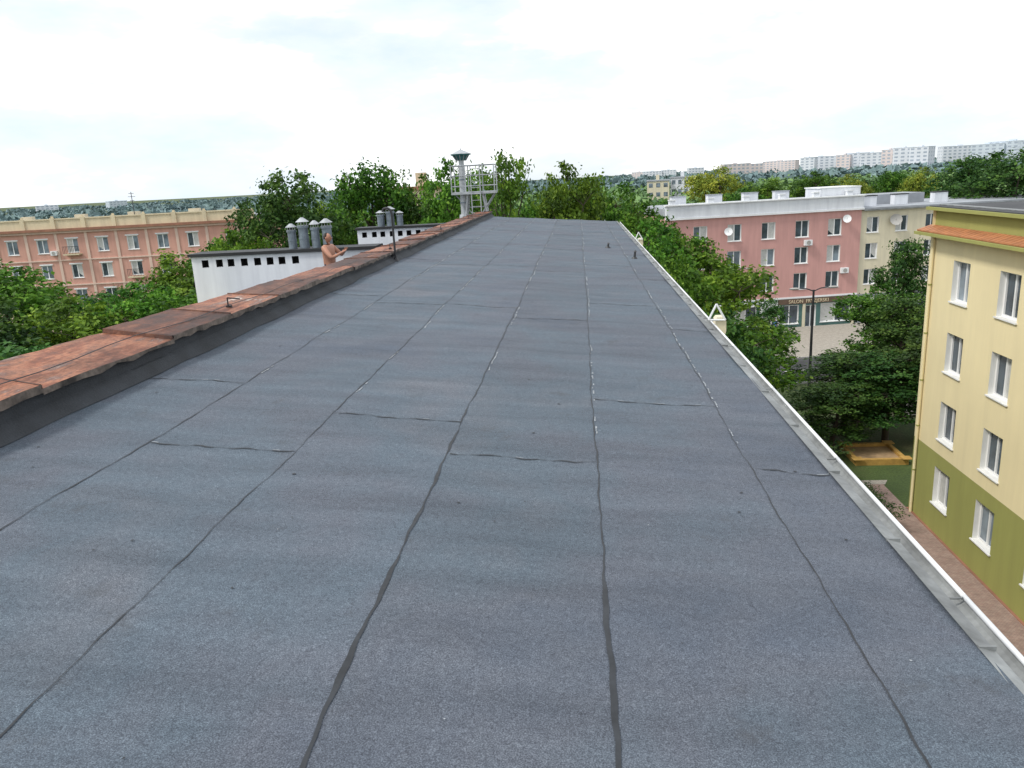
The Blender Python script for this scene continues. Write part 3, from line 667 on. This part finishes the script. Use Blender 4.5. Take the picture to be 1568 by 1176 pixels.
# ------------------------------------------------------------ people
def figure(name,loc,heading,pose,top,bottom,scale=1.,bulk=1.):
    P=empty(name,loc); K=bulk
    J={'pel':((0,0,.95),(.15*K,.11*K)),'sp':((0,-.01,1.12),(.15*K,.115*K)),'ch':((0,0,1.33),(.17*K,.12*K)),'nk':((0,.01,1.5),(.068,.068)),'hd':((0,-.005,1.6),(.062,.062))}
    E=[('pel','sp'),('sp','ch'),('ch','nk'),('nk','hd')]
    for s,n in((1,'R'),(-1,'L')):
        A=pose[n]
        J['sh'+n]=((s*.19*K,0,1.43),(.07*K,.07*K)); J['el'+n]=(A[0],(.047*K,.047*K)); J['wr'+n]=(A[1],(.03,.03)); 
        wr=Vector(A[1]); el=Vector(A[0]); d=(wr-el).normalized(); pm=wr+d*.07; J['pm'+n]=(tuple(pm),(.036,.02))
        side=d.cross(Vector((0,0,1)) if abs(d.z)<.8 else Vector((0,1,0))).normalized(); cu=side.cross(d).normalized()
        E+=[('ch','sh'+n),('sh'+n,'el'+n),('el'+n,'wr'+n),('wr'+n,'pm'+n)]
        for i,(o,L) in enumerate(((-.03,.07),(-.01,.085),(.011,.08),(.031,.062))):
            J[f'f{i}{n}']=(tuple(pm+d*.035+side*o),(.009,.009)); J[f'g{i}{n}']=(tuple(pm+d*(.03+L*.6)+side*o*1.15+cu*.012),(.008,.008)); J[f'h{i}{n}']=(tuple(pm+d*(.03+L*.8)+side*o*1.15+cu*.035),(.007,.007))
            E+=[('pm'+n,f'f{i}{n}'),(f'f{i}{n}',f'g{i}{n}'),(f'g{i}{n}',f'h{i}{n}')]
        J['t0'+n]=(tuple(pm-side*.05+d*.005+cu*.015),(.01,.01)); J['t1'+n]=(tuple(pm-side*.06+d*.04+cu*.03),(.008,.008)); E+=[('pm'+n,'t0'+n),('t0'+n,'t1'+n)]
        st=pose.get('step',0)*s
        J['hp'+n]=((s*.1,0,.88),(.095,.1)); J['kn'+n]=((s*.12,-.03+st*.5,.5),(.06,.062)); J['an'+n]=((s*.13,.02+st,.09),(.04,.045)); J['to'+n]=((s*.15,-.16+st,.04),(.042,.03))
        E+=[('pel','hp'+n),('hp'+n,'kn'+n),('kn'+n,'an'+n),('an'+n,'to'+n)]
    ks=list(J); me=bpy.data.meshes.new(name+'_sk'); me.from_pydata([J[k][0] for k in ks],[(ks.index(a),ks.index(b_)) for a,b_ in E],[])
    o=bpy.data.objects.new('sk',me); S.collection.objects.link(o)
    o.modifiers.new('s','SKIN')
    for i,k in enumerate(ks): me.skin_vertices[0].data[i].radius=J[k][1]; me.skin_vertices[0].data[i].use_root=(k=='pel')
    ss=o.modifiers.new('u','SUBSURF'); ss.levels=2; ss.render_levels=2
    dg=bpy.context.evaluated_depsgraph_get(); m2=bpy.data.meshes.new_from_object(o.evaluated_get(dg)); bpy.data.objects.remove(o)
    for k in('skin',top or 'skin',bottom,'shoe'): m2.materials.append(M[k])
    for f in m2.polygons:
        c_=f.center; k=0
        if c_.z<.1: k=3
        elif c_.z<1.0 and abs(c_.x)<.24 and c_.z>(.48 if top is None else .1): k=2
        elif top and c_.z>1.0 and c_.z<1.5: k=1 if abs(c_.x)<.27 else 0
        f.material_index=k; f.use_smooth=True
    b_=bpy.data.objects.new('body',m2); S.collection.objects.link(b_)
    def hf(p):
        x,y,z=p
        if z<-.1: x*=1-.28*min(1,-z); y=y*(1-.15*min(1,-z))-(.12*min(1,-z))
        return [x,y,z]
    h=MB(); C=(0,-.015,1.685); h.ell(C,(.078,.098,.118),'skin',20,14,hf)
    h.ell((0,-.118,1.672),(.013,.02,.022),'skin',8,6); h.ell((0,-.112,1.625),(.026,.01,.008),'lip',8,5)
    for s in(-1,1): h.ell((s*.03,-.1,1.698),(.012,.01,.007),'eye',8,5); h.ell((s*.079,.0,1.68),(.012,.02,.032),'skin',8,6); h.ell((s*.03,-.104,1.715),(.018,.008,.004),'hair',8,4)
    def hr(p): return [p[0],p[1]+(.3 if p[1]<0 else 0),max(p[2],-.15-.3*(p[1]>0)) if not (p[1]<-.3) else max(p[2],.35)]
    h.ell((0,-.0,1.705),(.085,.101,.114),'hair',24,16,hr)
    hd=h.obj('head',None,True)
    for x in(b_,hd): x.parent=P
    P.rotation_euler=(0,0,heading); P.scale=(scale,)*3
    return P
figure('shirtless_man',(-6.82,20.9,-3.0),math.radians(82),{'R':((.36,-.2,1.2),(.14,-.4,1.33)),'L':((-.35,-.24,1.18),(-.1,-.42,1.3))},None,'shorts',1.03,1.22)
w1=FP(F,10.2,3.2,GZ+.13); figure('pedestrian',w1,2.4,{'R':((.25,.03,1.15),(.26,-.05,.9)),'L':((-.25,-.03,1.15),(-.26,-.12,.92)),'step':.16},'bluec','shorts')
w1=FP(F,8.2,5.5,GZ+.13); figure('pedestrian',w1,-1.2,{'R':((.25,.03,1.15),(.26,-.05,.9)),'L':((-.25,-.03,1.15),(-.26,-.12,.92)),'step':-.16},'redc','shorts')

# ------------------------------------------------------------ trees
def leafgeo(C,N,size):
    n=len(C); nrm=N*.7+rng.normal(size=(n,3))*.75; nrm[:,2]+=.35
    nrm/=np.linalg.norm(nrm,axis=1,keepdims=True)
    a=np.cross(nrm,rng.normal(size=(n,3))); a/=np.linalg.norm(a,axis=1,keepdims=True); b_=np.cross(nrm,a)
    L=size[:,None]; P=np.stack([C-a*L*.5,C-b_*L*.3+a*L*.05,C+a*L*.5-nrm*L*.12,C+b_*L*.3+a*L*.05],1)
    return P.reshape(-1,3)
def build_np(name,V,F,mi,tone,mats):
    me=bpy.data.meshes.new(name); me.vertices.add(len(V)); me.vertices.foreach_set('co',V.astype('f').ravel())
    me.loops.add(F.size); me.polygons.add(len(F)); me.loops.foreach_set('vertex_index',F.astype('i').ravel())
    me.polygons.foreach_set('loop_start',np.arange(0,F.size,4,dtype='i')); 
    for m_ in mats: me.materials.append(m_)
    me.update(calc_edges=True); me.polygons.foreach_set('material_index',mi.astype('i'))
    at=me.attributes.new('tone','FLOAT','POINT'); at.data.foreach_set('value',tone.astype('f')); me.update(); return me
def tree_mesh(name,seed,leafk,H=14.,R=3.6,nl=13,nc=30,lp=34,ls=.26,sparse=1.,cb=.16):
    rr=np.random.default_rng(seed); t=MB(); t.mi('bark')
    lean=rr.normal(size=2)*.25
    pts=[(0,0,-.4),(lean[0]*.3,lean[1]*.3,H*.2),(lean[0],lean[1],H*.45),(lean[0]*1.4,lean[1]*1.4,H*.82)]
    rad=[.26,.2,.14,.04]
    for i in range(3): t.cyl(pts[i],pts[i+1],rad[i],rad[i+1],'bark',8,False)
    lob=[]
    zc=H*(cb+1)/2; hz=H*(1-cb)/2
    for i in range(nl):
        for _ in range(30):
            u=rr.normal(size=3); u/=np.linalg.norm(u); q=rr.uniform(.4,.85)
            if i<5 and H>6: u[2]=abs(u[2])*.5+.45
            hs=math.sqrt(max(.05,1-min(1,abs(u[2]))**3))
            uh=math.hypot(u[0],u[1])+1e-6
            p=np.array([u[0]/uh*R*q*hs*.8,u[1]/uh*R*q*hs*.8,zc+u[2]*hz*.82])
            if all(np.linalg.norm((p-l[0])*[1,1,.8])>R*.45 for l in lob): break
        lob.append((p,R*rr.uniform(.3,.46)))
    lob.append((np.array([lean[0],lean[1],H-R*.4]),R*.38))
    C=[];N=[];T=[];SZ=[]
    for p,lr_ in lob:
        st=np.array(pts[1])+(np.array(pts[3])-np.array(pts[1]))*np.clip((p[2]-H*.3)/(H*.75),0,.9)
        mid=(st+p)/2+[0,0,-.2]
        t.cyl(st,mid,.09,.06,'bark',6,False); t.cyl(mid,p,.06,.03,'bark',6,False)
        for j in range(nc):
            u=rr.normal(size=3); u/=np.linalg.norm(u); q=rr.uniform(.55,1.2)**.7
            c_=p+u*lr_*q*np.array([1,1,.85])
            if j%5==0: t.cyl(p,c_,.025,.01,'bark',4,False)
            k=int(lp*rr.uniform(.3,1.4)*sparse); sg=rr.uniform(.15,.34)
            pos=c_+rr.normal(size=(k,3))*[sg,sg,sg*.75]
            tn=rr.uniform(.1,.8)
            C.append(pos); o=(pos-p)/lr_; N.append(o); T.append(np.clip(tn+rr.normal(size=k)*.14,0,1)); SZ.append(rr.uniform(.6,1.3,size=k)*ls)
    C=np.concatenate(C);N=np.concatenate(N);T=np.concatenate(T);SZ=np.concatenate(SZ)
    LV=leafgeo(C,N,SZ); tv=np.array(t.v); tf=np.array(t.f); nv=len(tv)
    LF=np.arange(len(LV)).reshape(-1,4)+nv
    return build_np(name,np.concatenate([tv,LV]),np.concatenate([tf,LF]),np.concatenate([np.zeros(len(tf)),np.ones(len(LF))]),np.concatenate([np.zeros(nv),np.repeat(T,4)]),[M['bark'],M[leafk]])
TM=[tree_mesh('tree_a',1,'leaf'),tree_mesh('tree_b',2,'leaf',nl=11,nc=34),tree_mesh('tree_c',3,'leaf',nl=14,nc=27),
    tree_mesh('tree_d',4,'leafd'),tree_mesh('tree_e',5,'leafd',nl=14),tree_mesh('tree_f',6,'leafy'),
    tree_mesh('tree_g',8,'leaf',nl=10,nc=20,sparse=.75,cb=.35),
    tree_mesh('shrub_a',9,'leafd',H=4,R=2.,nl=7,nc=18,ls=.16,cb=0.02)]
def tree(az,d,zt,R,k,name='deciduous_tree'):
    a=math.radians(az); x,y=d*math.sin(a),d*math.cos(a); z=gz(x,y); h=zt-z
    o=bpy.data.objects.new(name,TM[k]); S.collection.objects.link(o)
    H0,R0=(4.,2.) if k==7 else (14.,3.6)
    o.location=(x,y,z); o.scale=(R/R0*1.12,R/R0*1.12,h/H0); o.rotation_euler=(0,0,random.uniform(0,6.28)); return o
L=[(-38.5,50,-2.8,4.4,1),(-35.2,44,-4.4,3.6,0),(-30.8,46,-4.2,3.2,0),(-28.4,54,-3.2,3.8,2),(-33.5,35,-5.4,3.6,4),(-37.5,33,-4.9,3.6,3),(-30.8,37,-5.4,3.5,2),(-28.,43,-4.7,3.4,1),(-25.2,62,-3.0,3.6,0),(-41,40,-3.5,4,3),(-26.2,50,-4.6,3.3,2),(-33,60,-6,3.6,3),(-36.4,62,-5.4,3.9,2),
 (-20.4,60,1.2,3.9,3),(-22.6,64,-.6,3.4,3),(-24.2,58,-2.2,2.8,0),(-18,66,-.6,3.2,2),(-14.9,65,2.2,3.9,1),(-12.6,66,1.5,3.2,2),(-16.9,70,-.8,3.,3),(-10.4,62,-1.0,2.7,4),(-9.0,60,1.9,2.9,0),(-5.0,48,1.8,2.5,6),(-6.6,56,.4,2.5,2),(-3.0,60,-1.4,3.2,1),(-.6,50,1.0,2.8,0),(1.6,54,0.1,2.6,2),(-2,72,-1.8,3.5,4),(3.2,60,-1.6,3.2,1),(4.8,52,-1.8,2.9,0),(-7.6,70,-1.0,3.2,3),
 (5.2,42,-2.3,3,0),(7.2,43,-3.1,3.3,1),(9.4,40,-4.0,3.3,0),(10.7,33,-5.9,2.8,2),(6.2,33,-3.1,2.5,1),(11.8,29,-8.2,2.2,0),(8.6,30,-5.0,2.6,4),(11.2,38,-7.2,2.4,3),(9.6,25,-6.5,2.0,2),(12.6,33,-9.5,2.2,0),
 (13.4,62,-9.8,1.7,3),(18.6,46,-10.2,3.,3),(20.5,53,-7.4,2.9,0),(22.3,50,-7.6,2.7,4),(15.2,37,-12.2,2.2,3),(21.8,60,-5.2,2.2,4),(17.8,43,-11.2,2.5,4),(21.3,45,-10,2.6,3),(23.5,46,-9,2.8,4),
 (9.4,140,.6,5.2,5),(13,150,-1.9,5,2),(18.2,130,-1.6,3.4,5),(22.3,132,-1.1,3.4,5),(24.7,112,.1,5,4),(27.3,105,.2,6,3),(16,160,-1.2,5,0),(20.6,150,-1.5,4.5,1),(30,110,.4,5.5,0),(6.4,120,-3.5,4,1),(11.2,128,-2.9,4,0)]
for l in L: tree(*l)
for az,d,zt,R,k in((20.6,33.4,-13.5,1.2,7),(19.9,35.4,-13.8,1.0,7),(21.6,30.6,-13.8,1.0,7),(24.6,25.5,-14.,.7,7),(16.6,35,-13.3,1.5,7),(16.2,33,-13,1.6,7),(14.2,31,-12.6,1.9,7),(23,27.5,-14.,.8,7)): tree(az,d,zt,R,k,'shrub')

def mass(name,items,nq,qs,matk):
    V=[];T=[]
    for (x,y,z,r_,h) in items:
        n_=nq; u=rng.normal(size=(n_,3)); u/=np.linalg.norm(u,axis=1,keepdims=True); u[:,2]=np.abs(u[:,2])*1.0-.25*rng.random(n_)
        lob=1+.22*np.sin(u[:,0]*5+x)*np.cos(u[:,1]*4+y)
        C=np.array([x,y,z+h*.45])+u*np.array([r_,r_,h*.55])*lob[:,None]*rng.uniform(.75,1.05,size=(n_,1))
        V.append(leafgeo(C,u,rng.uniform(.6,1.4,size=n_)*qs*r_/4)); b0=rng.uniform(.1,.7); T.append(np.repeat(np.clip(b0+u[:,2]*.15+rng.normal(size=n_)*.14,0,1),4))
    V=np.concatenate(V);T=np.concatenate(T); F_=np.arange(len(V)).reshape(-1,4)
    me=build_np(name,V,F_,np.zeros(len(F_)),T,[M[matk]]); o=bpy.data.objects.new(name,me); S.collection.objects.link(o)
it=[]
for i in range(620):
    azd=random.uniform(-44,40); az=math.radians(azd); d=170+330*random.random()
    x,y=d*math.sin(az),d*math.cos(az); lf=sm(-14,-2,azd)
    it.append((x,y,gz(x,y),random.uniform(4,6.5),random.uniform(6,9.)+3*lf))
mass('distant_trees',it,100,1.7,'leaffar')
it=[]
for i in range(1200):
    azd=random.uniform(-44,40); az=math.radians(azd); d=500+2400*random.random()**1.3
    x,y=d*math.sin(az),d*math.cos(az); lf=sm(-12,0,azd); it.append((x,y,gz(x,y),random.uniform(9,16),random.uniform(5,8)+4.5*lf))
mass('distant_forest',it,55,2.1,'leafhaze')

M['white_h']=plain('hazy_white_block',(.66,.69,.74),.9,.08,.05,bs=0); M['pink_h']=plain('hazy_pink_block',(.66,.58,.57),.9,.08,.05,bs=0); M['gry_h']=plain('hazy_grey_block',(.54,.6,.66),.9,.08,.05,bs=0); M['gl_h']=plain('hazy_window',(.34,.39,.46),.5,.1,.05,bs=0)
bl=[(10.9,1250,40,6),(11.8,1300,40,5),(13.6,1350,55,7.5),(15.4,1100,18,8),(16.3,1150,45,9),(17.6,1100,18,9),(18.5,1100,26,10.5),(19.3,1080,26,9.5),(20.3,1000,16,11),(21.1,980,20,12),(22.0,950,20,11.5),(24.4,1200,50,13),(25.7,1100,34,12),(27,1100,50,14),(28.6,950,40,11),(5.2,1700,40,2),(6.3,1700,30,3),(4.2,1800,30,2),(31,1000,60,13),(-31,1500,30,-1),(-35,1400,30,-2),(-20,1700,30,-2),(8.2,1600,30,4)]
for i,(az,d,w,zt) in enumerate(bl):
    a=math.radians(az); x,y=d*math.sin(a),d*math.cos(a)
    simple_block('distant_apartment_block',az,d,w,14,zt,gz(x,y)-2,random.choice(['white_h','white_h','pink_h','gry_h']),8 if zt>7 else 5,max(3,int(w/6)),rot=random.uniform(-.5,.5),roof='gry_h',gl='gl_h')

# ------------------------------------------------------------ world, sun, camera
W=bpy.data.worlds.new('World'); S.world=W; W.use_nodes=True; nt=W.node_tree; nt.nodes.clear()
el,azs=math.radians(50),math.radians(243)
sk=nt.nodes.new('ShaderNodeTexSky'); sk.sky_type='NISHITA'; sk.sun_disc=False; sk.sun_elevation=el; sk.sun_rotation=azs; sk.air_density=1.2; sk.dust_density=.6
b1=nt.nodes.new('ShaderNodeBackground'); b1.inputs[1].default_value=.15; nt.links.new(sk.outputs[0],b1.inputs[0])
tc=nt.nodes.new('ShaderNodeTexCoord'); mp=nt.nodes.new('ShaderNodeMapping'); mp.inputs['Scale'].default_value=(1,1,3.0); mp.inputs['Location'].default_value=(.9,.55,.2); nt.links.new(tc.outputs['Generated'],mp.inputs[0])
n1=noise(nt,mp.outputs[0],2.4,6,.54)
cv=ramp(nt,n1,[(.34,(.62,.62,.62)),(.52,(1,1,1))])
n2=noise(nt,mp.outputs[0],3.6,6,.58)
ccol=ramp(nt,n2,[(.34,(.58,.665,.745)),(.46,(.655,.70,.742)),(.58,(1.,1.,1.))])
b2=nt.nodes.new('ShaderNodeBackground'); nt.links.new(ccol,b2.inputs[0]); b2.inputs[1].default_value=1.5
mx=nt.nodes.new('ShaderNodeMixShader'); nt.links.new(cv,mx.inputs[0]); nt.links.new(b1.outputs[0],mx.inputs[1]); nt.links.new(b2.outputs[0],mx.inputs[2])
out=nt.nodes.new('ShaderNodeOutputWorld'); nt.links.new(mx.outputs[0],out.inputs[0])
sl=bpy.data.lights.new('sun','SUN'); sl.energy=2.7; sl.angle=math.radians(10); sl.color=(1,.96,.89)
so=bpy.data.objects.new('sun',sl); S.collection.objects.link(so)
sd=Vector((math.sin(azs)*math.cos(el),math.cos(azs)*math.cos(el),math.sin(el))); so.rotation_euler=sd.to_track_quat('Z','Y').to_euler(); so.location=(0,0,30)

cam=bpy.data.cameras.new('camera'); co=bpy.data.objects.new('camera',cam); S.collection.objects.link(co); S.camera=co
cam.sensor_width=36; cam.lens=1190/1568*36; cam.clip_start=.05; cam.clip_end=20000
psi,th,roll=math.radians(5.46),math.radians(14.7),math.radians(3.0)
f=Vector((-math.sin(psi)*math.cos(th),math.cos(psi)*math.cos(th),-math.sin(th))); R0=Vector((math.cos(psi),math.sin(psi),0)); U0=R0.cross(f)
Rr=R0*math.cos(roll)-U0*math.sin(roll); Ur=U0*math.cos(roll)+R0*math.sin(roll)
co.matrix_world=Matrix((( Rr.x,Ur.x,-f.x,0),(Rr.y,Ur.y,-f.y,0),(Rr.z,Ur.z,-f.z,0),(0,0,0,1)))
